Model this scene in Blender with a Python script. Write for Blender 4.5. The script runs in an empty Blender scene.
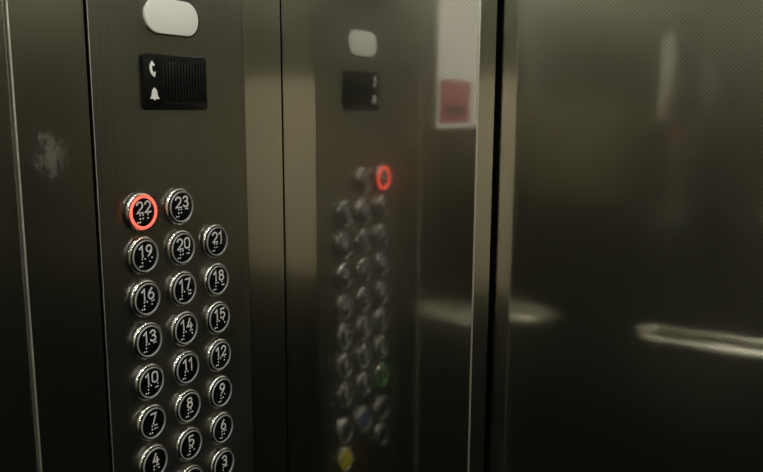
import bpy, bmesh, math, random
from mathutils import Vector, Matrix
R = math.radians
random.seed(4)
S = bpy.context.scene
COL = S.collection

# ------------------------------------------------------------------ camera
CX, CZ = 0.59826, 1.52
YAW, PITCH, ROLL = 0.547438, 0.166529, 0.0050539
f_ = Vector((-math.sin(YAW)*math.cos(PITCH), math.cos(YAW)*math.cos(PITCH), -math.sin(PITCH)))
r_ = Vector((math.cos(YAW), math.sin(YAW), 0)); u_ = r_.cross(f_)
rt = r_*math.cos(ROLL) + u_*math.sin(ROLL); up = -r_*math.sin(ROLL) + u_*math.cos(ROLL)
M = Matrix((rt, up, -f_)).transposed().to_4x4(); M.translation = (CX, 0, CZ)
cd = bpy.data.cameras.new('camera'); cam = bpy.data.objects.new('camera', cd); COL.objects.link(cam)
cam.matrix_world = M
cd.sensor_width = 36; cd.lens = 35.7056; cd.clip_start = 0.02; cd.clip_end = 50
S.camera = cam

# ------------------------------------------------------------------ world, exposure
w = bpy.data.worlds.new('world'); S.world = w; w.use_nodes = True
w.node_tree.nodes['Background'].inputs[0].default_value = (0.02, 0.02, 0.02, 1)
w.node_tree.nodes['Background'].inputs[1].default_value = 0.2
vs = S.view_settings
vs.view_transform = 'Standard'; vs.look = 'None'; vs.gamma = 1; vs.use_curve_mapping = False
vs.exposure = 0.0
S.cycles.max_bounces = 16; S.cycles.glossy_bounces = 12; S.cycles.diffuse_bounces = 4
LAMP = 100.0           # strength of the ceiling downlights' diffusers

# ------------------------------------------------------------------ dimensions
YB = 0.745      # inner face of the front return panel
XJ = 0.2627     # its free edge
YD = 0.7995      # face of the car door
YK = -0.60      # back wall
W = 1.32        # car width
H = 2.18        # ceiling height

# ------------------------------------------------------------------ materials
def mat(name):
    m = bpy.data.materials.new(name); m.use_nodes = True
    nt = m.node_tree; return m, nt, nt.nodes['Principled BSDF']
def plain(name, c, rough=.5, metal=0.0, emit=None, es=0.0, spec=.5, coat=0):
    m, nt, b = mat(name)
    b.inputs['Base Color'].default_value = (*c, 1); b.inputs['Roughness'].default_value = rough
    b.inputs['Metallic'].default_value = metal; b.inputs['Specular IOR Level'].default_value = spec
    b.inputs['Coat Weight'].default_value = coat
    if emit:
        b.inputs['Emission Color'].default_value = (*emit, 1); b.inputs['Emission Strength'].default_value = es
    return m
def N(nt, t, **k):
    n = nt.nodes.new(t)
    for a, v in k.items(): setattr(n, a, v)
    return n
def steel(name, c, rough, pattern, bump=1.0, dist=.0000022, aniso=0.0, smudge=None, plane='y', wide=(.33, .285), tex=.6):
    """linen = embossed staggered dashes, hair = vertical brushing. plane: the horizontal axis of the sheet"""
    m, nt, b = mat(name)
    L = nt.links.new
    b.inputs['Metallic'].default_value = 1; b.inputs['Base Color'].default_value = (*c, 1)
    tc = N(nt, 'ShaderNodeTexCoord'); sp = N(nt, 'ShaderNodeSeparateXYZ'); L(tc.outputs['Object'], sp.inputs[0])
    def math_(op, a, v):
        n = N(nt, 'ShaderNodeMath', operation=op)
        for i, x in enumerate((a, v)):
            if x is None: continue
            if isinstance(x, (int, float)): n.inputs[i].default_value = x
            else: L(x, n.inputs[i])
        return n.outputs[0]
    H_ = sp.outputs['X' if plane == 'x' else 'Y']; Z_ = sp.outputs['Z']
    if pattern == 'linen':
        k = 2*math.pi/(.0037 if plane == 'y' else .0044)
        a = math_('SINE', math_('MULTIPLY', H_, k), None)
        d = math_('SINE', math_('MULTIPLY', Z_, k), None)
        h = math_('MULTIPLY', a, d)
    else:
        mp = N(nt, 'ShaderNodeMapping'); mp.inputs['Scale'].default_value = (420, 420, 2.5)
        L(tc.outputs['Object'], mp.inputs[0])
        no = N(nt, 'ShaderNodeTexNoise'); no.inputs['Scale'].default_value = 1; no.inputs['Detail'].default_value = 3
        L(mp.outputs[0], no.inputs['Vector']); h = no.outputs[0]
    bu = N(nt, 'ShaderNodeBump'); bu.inputs['Strength'].default_value = bump; bu.inputs['Distance'].default_value = dist
    L(h, bu.inputs['Height'])
    if pattern == 'linen': L(bu.outputs[0], b.inputs['Normal'])
    # uneven wear of the gloss
    n2 = N(nt, 'ShaderNodeTexNoise'); n2.inputs['Scale'].default_value = 9; n2.inputs['Detail'].default_value = 4
    L(tc.outputs['Object'], n2.inputs['Vector'])
    mr = N(nt, 'ShaderNodeMapRange'); mr.inputs['To Min'].default_value = rough*.82; mr.inputs['To Max'].default_value = rough*1.2
    mr.inputs['From Min'].default_value = .3; mr.inputs['From Max'].default_value = .7
    L(n2.outputs[0], mr.inputs[0]); L(mr.outputs[0], b.inputs['Roughness'])
    if aniso:
        b.inputs['Anisotropic'].default_value = aniso
        tg = N(nt, 'ShaderNodeTangent'); tg.direction_type = 'RADIAL'; tg.axis = 'Z'
        L(tg.outputs[0], b.inputs['Tangent']); b.inputs['Anisotropic Rotation'].default_value = 0.25
    # the embossing throws part of the light wide
    gl = N(nt, 'ShaderNodeBsdfAnisotropic', distribution='BECKMANN'); gl.inputs['Color'].default_value = (*c, 1); gl.inputs['Roughness'].default_value = wide[1]
    if pattern == 'linen': L(bu.outputs[0], gl.inputs['Normal'])
    ms = N(nt, 'ShaderNodeMixShader'); ms.inputs[0].default_value = wide[0]
    if pattern == 'linen':
        mw = N(nt, 'ShaderNodeMapRange'); mw.inputs['From Min'].default_value = -.8; mw.inputs['From Max'].default_value = .8
        mw.inputs['To Min'].default_value = wide[0]*.85; mw.inputs['To Max'].default_value = wide[0]*1.15
        L(h, mw.inputs[0]); L(mw.outputs[0], ms.inputs[0])
    # relief shading of the embossing painted into base colour; tone streaks for brushing
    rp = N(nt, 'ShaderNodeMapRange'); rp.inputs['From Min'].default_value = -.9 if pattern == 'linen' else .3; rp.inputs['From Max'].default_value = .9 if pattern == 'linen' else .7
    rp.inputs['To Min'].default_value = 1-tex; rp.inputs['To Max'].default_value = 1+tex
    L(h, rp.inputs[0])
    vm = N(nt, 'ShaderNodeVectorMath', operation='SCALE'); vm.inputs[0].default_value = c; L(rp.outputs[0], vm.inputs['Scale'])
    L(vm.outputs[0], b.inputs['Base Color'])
    L(b.outputs[0], ms.inputs[1]); L(gl.outputs[0], ms.inputs[2]); L(ms.outputs[0], nt.nodes['Material Output'].inputs[0])
    if smudge:
        # dried, rubbed-off adhesive mark: pale matt patch with a ragged outline
        (sy, sz, sr) = smudge
        cy = math_('SUBTRACT', H_, sy); cz = math_('MULTIPLY', math_('SUBTRACT', Z_, sz), .8)
        r2 = math_('SQRT', math_('ADD', math_('MULTIPLY', cy, cy), math_('MULTIPLY', cz, cz)), None)
        n3 = N(nt, 'ShaderNodeTexNoise'); n3.inputs['Scale'].default_value = 120; n3.inputs['Detail'].default_value = 9; n3.inputs['Roughness'].default_value = .7
        L(tc.outputs['Object'], n3.inputs['Vector'])
        v = math_('ADD', math_('DIVIDE', r2, sr), math_('MULTIPLY', n3.outputs[0], 3.0))
        mk = N(nt, 'ShaderNodeMapRange'); mk.inputs['From Min'].default_value = 1.6; mk.inputs['From Max'].default_value = 2.15
        mk.inputs['To Min'].default_value = .22; mk.inputs['To Max'].default_value = 0
        L(v, mk.inputs[0])
        di = N(nt, 'ShaderNodeBsdfDiffuse'); di.inputs[0].default_value = (.45, .43, .38, 1)
        mx = N(nt, 'ShaderNodeMixShader'); L(mk.outputs[0], mx.inputs[0]); L(ms.outputs[0], mx.inputs[1]); L(di.outputs[0], mx.inputs[2])
        L(mx.outputs[0], nt.nodes['Material Output'].inputs[0])
    return m

STC = (.605, .602, .545)
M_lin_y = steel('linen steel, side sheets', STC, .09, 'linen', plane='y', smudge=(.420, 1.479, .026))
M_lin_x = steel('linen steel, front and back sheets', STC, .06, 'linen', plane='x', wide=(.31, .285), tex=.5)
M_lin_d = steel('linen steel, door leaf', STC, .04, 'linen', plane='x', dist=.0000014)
M_hair = steel('brushed steel', (.25, .245, .215), .34, 'hair', bump=.02, dist=.00005, wide=(.35, .33), tex=.10)
M_jamb = steel('satin steel edge', STC, .16, 'hair', bump=.02, dist=.00005, tex=.06)
M_trim = plain('bright steel trim', (.82, .80, .73), .45, 1)
M_rail = plain('brushed steel rail', (.80, .78, .70), .28, 1)
M_chrome, nt_, b_ = mat('chrome, finely knurled')
b_.inputs['Base Color'].default_value = (.86, .85, .82, 1); b_.inputs['Metallic'].default_value = 1; b_.inputs['Roughness'].default_value = .12
n_ = N(nt_, 'ShaderNodeTexNoise'); n_.inputs['Scale'].default_value = 700; n_.inputs['Detail'].default_value = 2
tc_ = N(nt_, 'ShaderNodeTexCoord'); nt_.links.new(tc_.outputs['Object'], n_.inputs['Vector'])
bu_ = N(nt_, 'ShaderNodeBump'); bu_.inputs['Strength'].default_value = 1; bu_.inputs['Distance'].default_value = .0006
nt_.links.new(n_.outputs[0], bu_.inputs['Height']); nt_.links.new(bu_.outputs[0], b_.inputs['Normal'])
M_blackgap = plain('black gap', (.004, .004, .004), .9, spec=.1)
M_black = plain('black gloss plastic', (.004, .004, .0045), .16, spec=.35)
M_blackm = plain('black matt plastic', (.005, .005, .005), .42, spec=.25)
M_grey = plain('grey light ring', (.30, .30, .30), .35)
M_red = plain('lit red ring', (.3, .02, .02), .4, emit=(1, .085, .055), es=2.6)
M_green = plain('lit green ring', (.02, .2, .03), .4, emit=(.12, .5, .10), es=.22)
M_yellow = plain('yellow plastic', (.50, .42, .02), .35)
M_blue = plain('blue plastic', (.035, .055, .13), .35)
M_digit = plain('pale grey print', (.60, .60, .58), .5)
M_dot = plain('pale braille dots', (.80, .80, .78), .3)
M_white = plain('white print', (.80, .80, .77), .5)
M_oval = plain('white diffuser', (.80, .79, .75), .38)
M_screen = plain('blue screen', (.01, .01, .03), .2, emit=(.08, .12, .55), es=.3)
M_paper = plain('poster paper', (.82, .81, .76), .6)
M_redp = plain('red poster print', (.42, .10, .11), .6)
M_inkp = plain('dark poster print', (.12, .05, .05), .6)
M_board = plain('beige board', (.82, .72, .56), .8)
M_floor, nt_, b_ = mat('dark speckled floor')
n_ = N(nt_, 'ShaderNodeTexNoise'); n_.inputs['Scale'].default_value = 160
cr = N(nt_, 'ShaderNodeValToRGB'); cr.color_ramp.elements[0].color = (.004, .004, .0035, 1); cr.color_ramp.elements[1].color = (.018, .0175, .015, 1)
tc_ = N(nt_, 'ShaderNodeTexCoord'); nt_.links.new(tc_.outputs['Object'], n_.inputs['Vector'])
nt_.links.new(n_.outputs[0], cr.inputs[0]); nt_.links.new(cr.outputs[0], b_.inputs['Base Color']); b_.inputs['Roughness'].default_value = .9; b_.inputs['Specular IOR Level'].default_value = .05
M_ceil = plain('ceiling panel', (.74, .73, .67), .5)
M_lamp = plain('downlight diffuser', (.8, .8, .8), .5, emit=(1, .975, .89), es=LAMP)

# ------------------------------------------------------------------ helpers
def link(name, bm, m, parent=None, smooth=True):
    me = bpy.data.meshes.new(name)
    bmesh.ops.recalc_face_normals(bm, faces=bm.faces[:])
    bm.to_mesh(me); bm.free()
    o = bpy.data.objects.new(name, me); COL.objects.link(o)
    for x in (m if isinstance(m, (list, tuple)) else [m]): me.materials.append(x)
    if parent: o.parent = parent
    if smooth:
        for p in me.polygons: p.use_smooth = True
        me.set_sharp_from_angle(angle=R(35))
    return o
def empty(name, loc, label, cat, group=None):
    o = bpy.data.objects.new(name, None); COL.objects.link(o); o.location = loc; o.empty_display_size = .02
    return tag(o, label, cat, group)
def tag(o, label=None, cat=None, group=None, kind=None):
    if label: o['label'] = label
    if cat: o['category'] = cat
    if group: o['group'] = group
    if kind: o['kind'] = kind
    return o
def add_box(bm, a, b, bev=0.0, mi=0, seg=2):
    t = bmesh.new(); bmesh.ops.create_cube(t, size=1)
    for v in t.verts: v.co = Vector([(a[i]+b[i])/2 + v.co[i]*(b[i]-a[i]) for i in range(3)])
    if bev: bmesh.ops.bevel(t, geom=t.edges[:], offset=bev, segments=seg, profile=.5, affect='EDGES')
    for f in t.faces: f.material_index = mi
    me = bpy.data.meshes.new('t'); t.to_mesh(me); t.free(); bm.from_mesh(me); bpy.data.meshes.remove(me)
def box(name, a, b, m, bev=0.0, parent=None):
    bm = bmesh.new(); add_box(bm, a, b, bev); return link(name, bm, m, parent, smooth=False)
def lathe_x(bm, prof, n=48, c=(0, 0, 0), closed=False):
    """revolve (radius, x) about the x axis"""
    rings = []
    for (r, x) in prof:
        if r < 1e-6: rings.append([bm.verts.new((c[0]+x, c[1], c[2]))])
        else: rings.append([bm.verts.new((c[0]+x, c[1]+r*math.cos(2*math.pi*i/n), c[2]+r*math.sin(2*math.pi*i/n))) for i in range(n)])
    pairs = list(zip(rings, rings[1:])) + ([(rings[-1], rings[0])] if closed else [])
    for A, B in pairs:
        for i in range(n):
            j = (i+1) % n
            if len(A) == 1 and len(B) == 1: continue
            if len(A) == 1: bm.faces.new((A[0], B[i], B[j]))
            elif len(B) == 1: bm.faces.new((A[i], A[j], B[0]))
            else: bm.faces.new((A[i], A[j], B[j], B[i]))
def prism_x(bm, pts, x0, x1, bev=0.0):
    k_ = 1-(x1-.0005)/CX
    pts = [(y*k_, CZ+(z-CZ)*k_) for y, z in pts]
    """outline of (y, z) points extruded from x0 to x1, optional bevel on the front rim"""
    t = bmesh.new()
    f = t.faces.new([t.verts.new((x0, y, z)) for y, z in pts])
    r = bmesh.ops.extrude_face_region(t, geom=[f])
    vs_ = [g for g in r['geom'] if isinstance(g, bmesh.types.BMVert)]
    for v in vs_: v.co.x = x1
    if bev:
        es = [e for e in t.edges if all(abs(v.co.x-x1) < 1e-7 for v in e.verts)]
        bmesh.ops.bevel(t, geom=es, offset=bev, segments=3, profile=.5, affect='EDGES')
    me = bpy.data.meshes.new('t'); t.to_mesh(me); t.free(); bm.from_mesh(me); bpy.data.meshes.remove(me)
def rrect(y0, z0, y1, z1, r, n=8):
    p = []
    for cy, cz, a0 in ((y1-r, z1-r, 0), (y0+r, z1-r, 90), (y0+r, z0+r, 180), (y1-r, z0+r, 270)):
        for i in range(n+1):
            a = R(a0+90*i/n); p.append((cy+r*math.cos(a), cz+r*math.sin(a)))
    return p
def tube(bm, pts, r, n=20):
    rings = []
    for i, p in enumerate(pts):
        p = Vector(p); a = Vector(pts[max(i-1, 0)]); b = Vector(pts[min(i+1, len(pts)-1)])
        d = (b-a).normalized(); u = d.orthogonal().normalized() if abs(d.z) > .9 else Vector((0, 0, 1)).cross(d).normalized()
        v = d.cross(u)
        rings.append([bm.verts.new(p + r*(u*math.cos(2*math.pi*k/n)+v*math.sin(2*math.pi*k/n))) for k in range(n)])
    for A, B in zip(rings, rings[1:]):
        for k in range(n): bm.faces.new((A[k], A[(k+1) % n], B[(k+1) % n], B[k]))
    bm.faces.new(rings[0][::-1]); bm.faces.new(rings[-1])

def struct(o, label, cat): return tag(o, label, cat, kind='structure')

# ------------------------------------------------------------------ the car's shell
T = .03
struct(box('floor', (-.05, YK-.05, -.04), (W+.05, YD+.10, 0), M_floor), 'dark speckled floor of the lift car', 'floor')
struct(box('ceiling', (-.05, YK-.05, H), (W+.05, YD+.10, H+.04), M_ceil), 'pale grey ceiling of the lift car with round downlights', 'ceiling')
# left side wall, built of upright sheets
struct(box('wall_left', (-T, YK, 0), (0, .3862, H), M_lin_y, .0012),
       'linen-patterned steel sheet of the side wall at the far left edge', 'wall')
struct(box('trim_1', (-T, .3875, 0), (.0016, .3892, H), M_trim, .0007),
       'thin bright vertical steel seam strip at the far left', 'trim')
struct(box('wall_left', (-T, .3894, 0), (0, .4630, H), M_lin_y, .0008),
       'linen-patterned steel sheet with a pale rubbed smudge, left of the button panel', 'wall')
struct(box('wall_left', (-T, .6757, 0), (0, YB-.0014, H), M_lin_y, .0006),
       'narrow linen-patterned steel strip between the button panel and the corner', 'wall')
struct(box('wall_left', (-T-.02, YK, 0), (-T-.001, YD+.08, H), M_blackgap), 'dark backing behind the joints of the side wall', 'wall')
# front return with its folded-back edge
bm = bmesh.new(); add_box(bm, (0, YB, 0), (XJ, YB+.0015, H), .0006)
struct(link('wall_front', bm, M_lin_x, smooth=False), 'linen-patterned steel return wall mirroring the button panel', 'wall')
struct(box('trim_2', (XJ-.0015, YB+.0017, 0), (XJ, .7885, H), M_jamb, .0004),
       'smooth steel side face of the return wall, next to the dark door gap', 'trim')
struct(box('trim_3', (XJ-.0016, YB-.0006, 0), (XJ+.0003, YB+.0016, H), M_trim, .0006),
       'thin bright vertical edge of the return wall', 'trim')
struct(box('wall_front', (-.02, YB+.005, 0), (XJ-.004, .788, H), M_blackgap), 'dark hollow core behind the return wall', 'wall')
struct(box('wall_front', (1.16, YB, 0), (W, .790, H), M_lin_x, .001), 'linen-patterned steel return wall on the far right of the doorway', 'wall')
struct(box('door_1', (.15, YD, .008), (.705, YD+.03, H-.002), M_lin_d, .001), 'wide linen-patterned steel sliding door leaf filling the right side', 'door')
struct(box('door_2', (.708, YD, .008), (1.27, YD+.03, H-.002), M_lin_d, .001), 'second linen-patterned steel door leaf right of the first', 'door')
struct(box('wall_front', (-.05, YD+.05, 0), (W+.05, YD+.07, H), M_blackgap), 'dark shaft side behind the doors', 'wall')
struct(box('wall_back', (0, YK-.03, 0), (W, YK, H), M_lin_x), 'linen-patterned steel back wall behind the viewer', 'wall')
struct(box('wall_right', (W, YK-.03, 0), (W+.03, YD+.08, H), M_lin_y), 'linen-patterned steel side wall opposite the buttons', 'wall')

# ------------------------------------------------------------------ button panel
PY0, PY1 = .4662, .6748
panel = tag(box('control_panel', (-.002, PY0, .12), (.0010, PY1, 2.05), M_hair, .0007),
            'tall dark brushed-steel control panel carrying the floor buttons', 'control panel')
struct(box('wall_left', (-T, .463, 0), (-.013, .6757, H), M_blackgap), 'dark recess behind the control panel', 'wall')
PX = .0010
link_edge = bmesh.new(); add_box(link_edge, (.0002, PY0-.0003, .12), (.0013, PY0+.0004, 2.05), .0003)
link('edge_strip', link_edge, M_trim, panel, smooth=False)
# oval lamp
bm = bmesh.new(); prism_x(bm, rrect(.5335, 1.5935, .6060, 1.6285, .0172, 12), PX, PX+.0028, .0010)
lamp = tag(link('emergency_lamp', bm, M_oval), 'white oval lamp cover at the top of the panel, above the black speaker box', 'lamp')
bm = bmesh.new(); prism_x(bm, rrect(.5322, 1.5922, .6073, 1.6298, .0186, 12), PX, PX+.0012, .0004)
link('bezel', bm, M_blackm, lamp)
# blue display above it
bm = bmesh.new(); prism_x(bm, rrect(.500, 1.682, .640, 1.752, .004, 4), PX, PX+.003, .0008)
disp = tag(link('floor_display', bm, M_black), 'black floor display with a blue screen above the oval lamp', 'display')
bm = bmesh.new(); prism_x(bm, rrect(.504, 1.685, .620, 1.746, .002, 4), PX+.0030, PX+.0034)
link('screen', bm, M_screen, disp)

# intercom
bm = bmesh.new()
prism_x(bm, rrect(.5276, 1.5178, .6155, 1.5732, .0035, 6), PX, PX+.0031, .0009)
ic = tag(link('intercom', bm, M_black), 'black speaker box with white phone and bell symbols on the panel', 'intercom')
bm = bmesh.new()
for (a, b) in (((.5290, .5705), (.6135, .5714)), ((.5290, .5197), (.6135, .5206))):
    add_box(bm, (PX+.0030, a[0], a[1]), (PX+.0039, b[0], b[1]), .0002)
for (a, b) in (((.5290, .5197), (.5299, .5714)), ((.6126, .5197), (.6135, .5714))):
    add_box(bm, (PX+.0030, a[0], a[1]), (PX+.0039, b[0], b[1]), .0002)
link('rim', bm, M_black, ic)
bm = bmesh.new()
n = 15
for i in range(n):
    y = .5505 + i*(.6085-.5505)/(n-1)
    add_box(bm, (PX+.0030, y-.0011, 1.5265-.0004), (PX+.0040, y+.0010, 1.5665), .0004)
link('speaker_grille', bm, M_blackm, ic)
bm = bmesh.new(); add_box(bm, (PX+.0031, .5495, 1.5244), (PX+.0038, .6095, 1.5252), .0002)
link('ridge', bm, M_blackm, ic)
def arc_phone(cy, cz, s):
    out, inn = [], []
    for i in range(21):
        t = -1 + 2*i/20; a = t*R(62)
        wdt = .16 + (.16 if abs(t) > .62 else 0)*min(1, (abs(t)-.62)/.12 if abs(t) > .62 else 0)
        rad = 1.15
        p = (-(math.cos(a)*rad) + .78, math.sin(a)*rad)
        nx, ny = math.cos(a), -math.sin(a)
        out.append((cy+s*(p[0]-.12*nx), cz+s*(p[1]-.12*ny))); inn.append((cy+s*(p[0]+wdt*2*nx), cz+s*(p[1]+wdt*2*ny)))
    ca, sa = math.cos(R(10)), math.sin(R(10))
    return [(cy+(y-cy)*ca-(z-cz)*sa, cz+(y-cy)*sa+(z-cz)*ca) for y, z in out + inn[::-1]]
bm = bmesh.new(); prism_x(bm, arc_phone(.5400, 1.5580, .0072), PX+.0031, PX+.0035)
link('phone_symbol', bm, M_white, ic)
half = [(0, 1.10), (.13, 1.06), (.16, .90), (.42, .74), (.56, .45), (.62, .0), (.68, -.35), (.86, -.62), (.98, -.70), (.98, -.82), (.26, -.82), (.20, -1.0), (0, -1.08)]
pts = [(.5415+.0061*y, 1.5335+.0058*z) for y, z in half] + [(.5415-.0061*y, 1.5335+.0058*z) for y, z in half[-2:0:-1]]
bm = bmesh.new(); prism_x(bm, pts, PX+.0031, PX+.0035)
link('bell_symbol', bm, M_white, ic)

# ------------------------------------------------------------------ push buttons
# each button is built about its own centre on the panel face, axis along +x
def bezel_bm():
    bm = bmesh.new()
    lathe_x(bm, [(.0160, 0), (.0168, 0), (.0168, .0012), (.0189, .0014), (.0194, .0026), (.0194, .0032), (.0189, .0042), (.0184, .0048), (.0178, .0051), (.0174, .0049), (.0171, .0040), (.0160, .0032)], 72, closed=True)
    return bm
def plunger_bm():
    bm = bmesh.new()
    lathe_x(bm, [(0, .0005), (.0158, .0005), (.0160, .0052), (.0161, .0060), (.0143, .0061), (.0140, .0062), (.0100, .0066), (.0050, .0068), (0, .0068)], 64)
    return bm
def ring_bm(ri=.0148, ro=.0162):
    bm = bmesh.new()
    lathe_x(bm, [(ri, .0058), (ro, .0056), (ro+.0001, .0066), (ro-.0004, .0073), (ri+.0006, .0073), (ri+.0001, .0067)], 64, closed=True)
    return bm
def mesh_of(bm, m, smooth=True):
    o = link('tmp', bm, m, smooth=smooth); me = o.data; bpy.data.objects.remove(o); return me
ME_BEZ = mesh_of(bezel_bm(), M_chrome); ME_PLU = mesh_of(plunger_bm(), M_black); ME_RING = mesh_of(ring_bm(), M_grey)
def coloured(me, m):
    c = me.copy(); c.materials.clear(); c.materials.append(m); return c
BR = {'1': (1,), '2': (1, 2), '3': (1, 4), '4': (1, 4, 5), '5': (1, 5), '6': (1, 2, 4), '7': (1, 2, 4, 5), '8': (1, 2, 5), '9': (2, 4), '0': (2, 4, 5)}
def face_x(r):     # height of the domed face at radius r
    return .0068 - .0006*min(1, (r/.0140))**2
def braille_bm(txt):
    cells = [(3, 4, 5, 6)] + [BR[c] for c in txt]
    bm = bmesh.new(); dy, dz, adv = .0027, .0036, .0063
    wtot = (len(cells)-1)*adv + dy
    for i, cell in enumerate(cells):
        for d in cell:
            y = -wtot/2 + i*adv + (dy if d > 3 else 0); z = -.0062 + dz*(1-(d-1) % 3)
            if len(txt) == 1: y -= .0008
            x = face_x(math.hypot(y, z))
            lathe_x(bm, [(.00090, -.0003), (.00085, .0002), (.0005, .0006), (0, .0007)], 10, (x, y, z))
    return bm
def arc(cx, cy, rx, ry, a0, a1, n=9):
    return [(cx+rx*math.cos(R(a0+(a1-a0)*i/n)), cy+ry*math.sin(R(a0+(a1-a0)*i/n))) for i in range(n+1)]
# strokes of each figure on a cell 0.66 wide and 1 high (centre lines)
GL = {
 '0': [arc(.33, .74, .33, .26, 0, 180)+arc(.33, .26, .33, .26, 180, 360)+[(.66, .74)]],
 '1': [[(.06, .76), (.36, 1.0), (.36, 0)]],
 '2': [arc(.33, .72, .31, .28, 170, 0)+arc(.25, .70, .39, .36, -8, -45, 4)+[(.02, 0), (.66, 0)]],
 '3': [arc(.31, .765, .29, .235, 160, -90, 12)+[(.24, .53)], [(.31, .53)]+arc(.32, .265, .32, .265, 90, -160, 12)],
 '4': [[(.50, 0), (.50, .60)], [(.40, 1.0), (.02, .26), (.68, .26)]],
 '5': [[(.60, 1.0), (.10, 1.0), (.06, .52)]+arc(.32, .31, .32, .31, 125, -155, 12)],
 '6': [[(.46, 1.0)]+arc(.46, .34, .44, .52, 128, 172, 4)+arc(.33, .30, .31, .30, 180, 540, 20)],
 '7': [[(.02, 1.0), (.64, 1.0), (.24, 0)]],
 '8': [arc(.33, .765, .27, .235, -90, 270, 20), arc(.33, .265, .32, .265, -90, 270, 20)],
 '9': [[(.20, 0)]+arc(.20, .66, .44, .52, -52, -8, 4)+arc(.33, .70, .31, .30, 0, 360, 20)],
}
def glyph_mesh(txt, hgt=.0108, th=.00165):
    bm = bmesh.new(); cw = .66*hgt; gap = .0030
    ws = [cw*.72 if c == '1' else cw for c in txt]
    x = -(sum(ws)+gap*(len(txt)-1))/2
    for c, wc in zip(txt, ws):
        for li, st in enumerate(GL[c]):
            P = [Vector((x+px*hgt, (py-.5)*hgt+.0051)) for px, py in st]
            if c == '1': P = [p-Vector((.06*hgt, 0)) for p in P]
            cl = (P[0]-P[-1]).length < 1e-6
            if cl: P = P[:-1]
            k = len(P); Lf, Rt = [], []
            for q in range(k):
                a = P[(q-1) % k] if (q > 0 or cl) else None; b = P[(q+1) % k] if (q < k-1 or cl) else None
                d1 = (P[q]-a).normalized() if a is not None else (b-P[q]).normalized()
                d2 = (b-P[q]).normalized() if b is not None else d1
                n1 = Vector((-d1.y, d1.x)); n2 = Vector((-d2.y, d2.x)); m = (n1+n2)
                m = m.normalized() if m.length > 1e-6 else n1
                off = m*(th/2)/max(.55, m.dot(n1))
                e = Vector((0, 0))
                if a is None: e = -d1*th*.4
                if b is None: e = d1*th*.4
                Lf.append(P[q]+off+e); Rt.append(P[q]-off+e)
            def vv(p, dx): return bm.verts.new((face_x(p.length)+dx, p.x, p.y))
            top = .0004+.00003*li
            A = [(vv(l, top), vv(r, top), vv(l, -.0002), vv(r, -.0002)) for l, r in zip(Lf, Rt)]
            prs = list(zip(A, A[1:])) + ([(A[-1], A[0])] if cl else [])
            for s0, s1 in prs:
                bm.faces.new((s0[0], s1[0], s1[1], s0[1])); bm.faces.new((s0[2], s0[0], s1[0], s1[2])); bm.faces.new((s0[1], s1[1], s1[3], s0[3]))
        x += wc+gap
    me = mesh_of(bm, M_digit, smooth=False)
    return me
E_ = .0075; K = 1 - E_/CX
BY0 = .52076*K + 0; BZ0 = -.10400
def bpos(row, col):
    return (PX, .52076*K + col*.051785*K, CZ + (BZ0 - row*.045)*K)
def part(name, me, parent):
    o = bpy.data.objects.new(name, me); COL.objects.link(o); o.parent = parent; return o
rowword = ['left', 'middle', 'right']
for n in range(23, 0, -1):
    row, col = 7-(n-1)//3, (n-1) % 3
    lab = 'round black push button numbered %d with %s' % (n, {22: 'glowing red ring', 1: 'faint green ring'}.get(n, 'braille dots and chrome bezel'))
    t = empty('push_button', bpos(row, col), lab, 'button', 'floor buttons on the control panel')
    part('bezel', ME_BEZ, t)
    part('button_face', ME_PLU, t)
    rg = part('light_ring', {22: mesh_of(ring_bm(.0143, .0169), M_red), 1: coloured(ME_RING, M_green)}.get(n, ME_RING), t)
    if n == 22: rg['label'] = 'glowing red ring'
    if n == 1: rg['label'] = 'green lit ring'
    part('numeral', glyph_mesh(str(n)), t)
    part('braille', mesh_of(braille_bm(str(n)), M_dot), t)
# two service rows below, seen in the mirror of the return wall
def service(y, z, m, lab):
    t = empty('push_button', (PX, y, z), lab, 'button', 'service buttons under the floor buttons')
    part('bezel', ME_BEZ, t); part('button_face', coloured(ME_PLU, m), t); part('light_ring', ME_RING, t)
p7 = bpos(7, 0); c1, c2 = bpos(7, 1)[1], bpos(7, 2)[1]
service(p7[1], p7[2]-.056, M_black, 'blank black service button at the left, below button 1')
service(c1, p7[2]-.056, M_blue, 'bluish service button in the middle, below button 2')
service(c2, p7[2]-.056, M_black, 'blank black service button at the right, below button 3')
service(p7[1], p7[2]-.101, M_black, 'blank black service button in the lowest row, bottom left')
service(c2, p7[2]-.101, M_yellow, 'yellow alarm button in the lowest row, bottom right')

# ------------------------------------------------------------------ poster on the left wall (mirrored by the return wall)
po = tag(box('poster', (.0002, .123, 1.487), (.0030, .333, 1.784), M_paper, .0006), 'white paper poster with a red square, mirrored in the return wall', 'poster')
bm = bmesh.new(); add_box(bm, (.0034, .205, 1.497), (.0039, .326, 1.570))
link('red_square', bm, M_redp, po)
bm = bmesh.new(); add_box(bm, (.0038, .222, 1.512), (.0042, .310, 1.526))
link('dark_band', bm, M_inkp, po)

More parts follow.
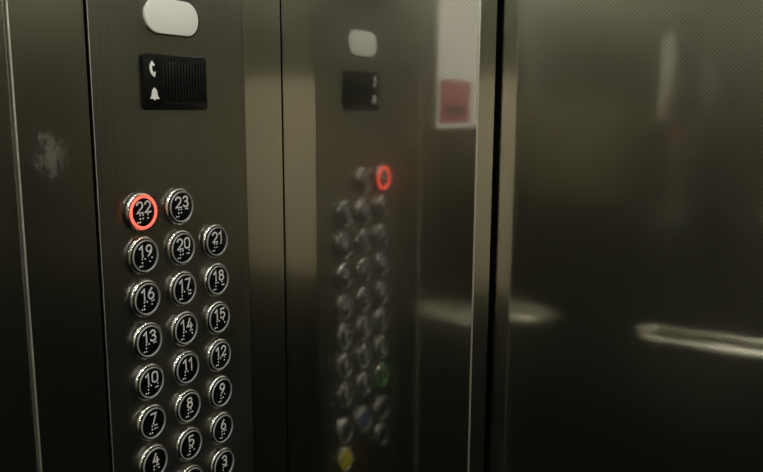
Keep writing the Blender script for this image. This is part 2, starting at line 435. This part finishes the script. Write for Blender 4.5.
# ------------------------------------------------------------------ back wall: handrail and added board
hr = empty('handrail', (.70, YK, .882), 'short round steel grab rail on the back wall, mirrored in the door', 'handrail')
bm = bmesh.new(); ZR = .882; pts = []
x0, x1, yr = .150, .50, YK+.050
pts = [(x0, YK+.001, ZR), (x0, YK+.02, ZR)] + [(x0+.03*(1-math.cos(R(a))), yr-.03+.03*math.sin(R(a)), ZR) for a in range(15, 91, 15)]
pts += [(x1-.03*(1-math.cos(R(a))), yr-.03+.03*math.sin(R(a)), ZR) for a in range(90, 0, -15)] + [(x1, YK+.02, ZR), (x1, YK+.001, ZR)]
tube(bm, [(p[0]-.70, p[1]-YK, p[2]-ZR) for p in pts], .019, 24)
link('rail', bm, M_rail, hr)
for x in (x0, x1):
    bm = bmesh.new()
    nb = 24
    t = bmesh.ops.create_cone(bm, cap_ends=True, segments=nb, radius1=.032, radius2=.030, depth=.006, matrix=Matrix.Translation((x-.70, .0035, 0)) @ Matrix.Rotation(R(-90), 4, 'X'))
    link('wall_flange', bm, M_trim, hr)
tag(box('added_board', (.67, YK+.0005, .95), (1.27, YK+.015, 1.62), M_board, .002), 'plain beige board on the back wall, added for the warm reflection in the corner strips', 'board')  # board added out of view, stands in for the person at the camera

# ------------------------------------------------------------------ ceiling downlights
k = 0
for y, yw in ((-.30, 'back wall'), (.12, 'middle of the ceiling'), (.52, 'doors')):
    for x, xw in ((.30, 'left'), (.66, 'middle'), (1.02, 'right')):
        t = empty('downlight', (x, y, H), 'round ceiling downlight in the %s column, nearest the %s' % (xw, yw), 'lamp', 'downlights in the ceiling')
        bm = bmesh.new(); prof = [(.034, -.001), (.050, 0), (.050, -.004), (.036, -.006)]
        nn = 40
        rings = [[bm.verts.new((r*math.cos(2*math.pi*i/nn), r*math.sin(2*math.pi*i/nn), z)) for i in range(nn)] for r, z in prof]
        for A, B in zip(rings, rings[1:]+rings[:1]):
            for i in range(nn): bm.faces.new((A[i], A[(i+1) % nn], B[(i+1) % nn], B[i]))
        link('trim_ring', bm, M_trim, t)
        bm = bmesh.new(); bmesh.ops.create_cone(bm, cap_ends=True, segments=40, radius1=.0345, radius2=.0345, depth=.002, matrix=Matrix.Translation((0, 0, -.0022)))
        link('diffuser', bm, M_lamp, t)
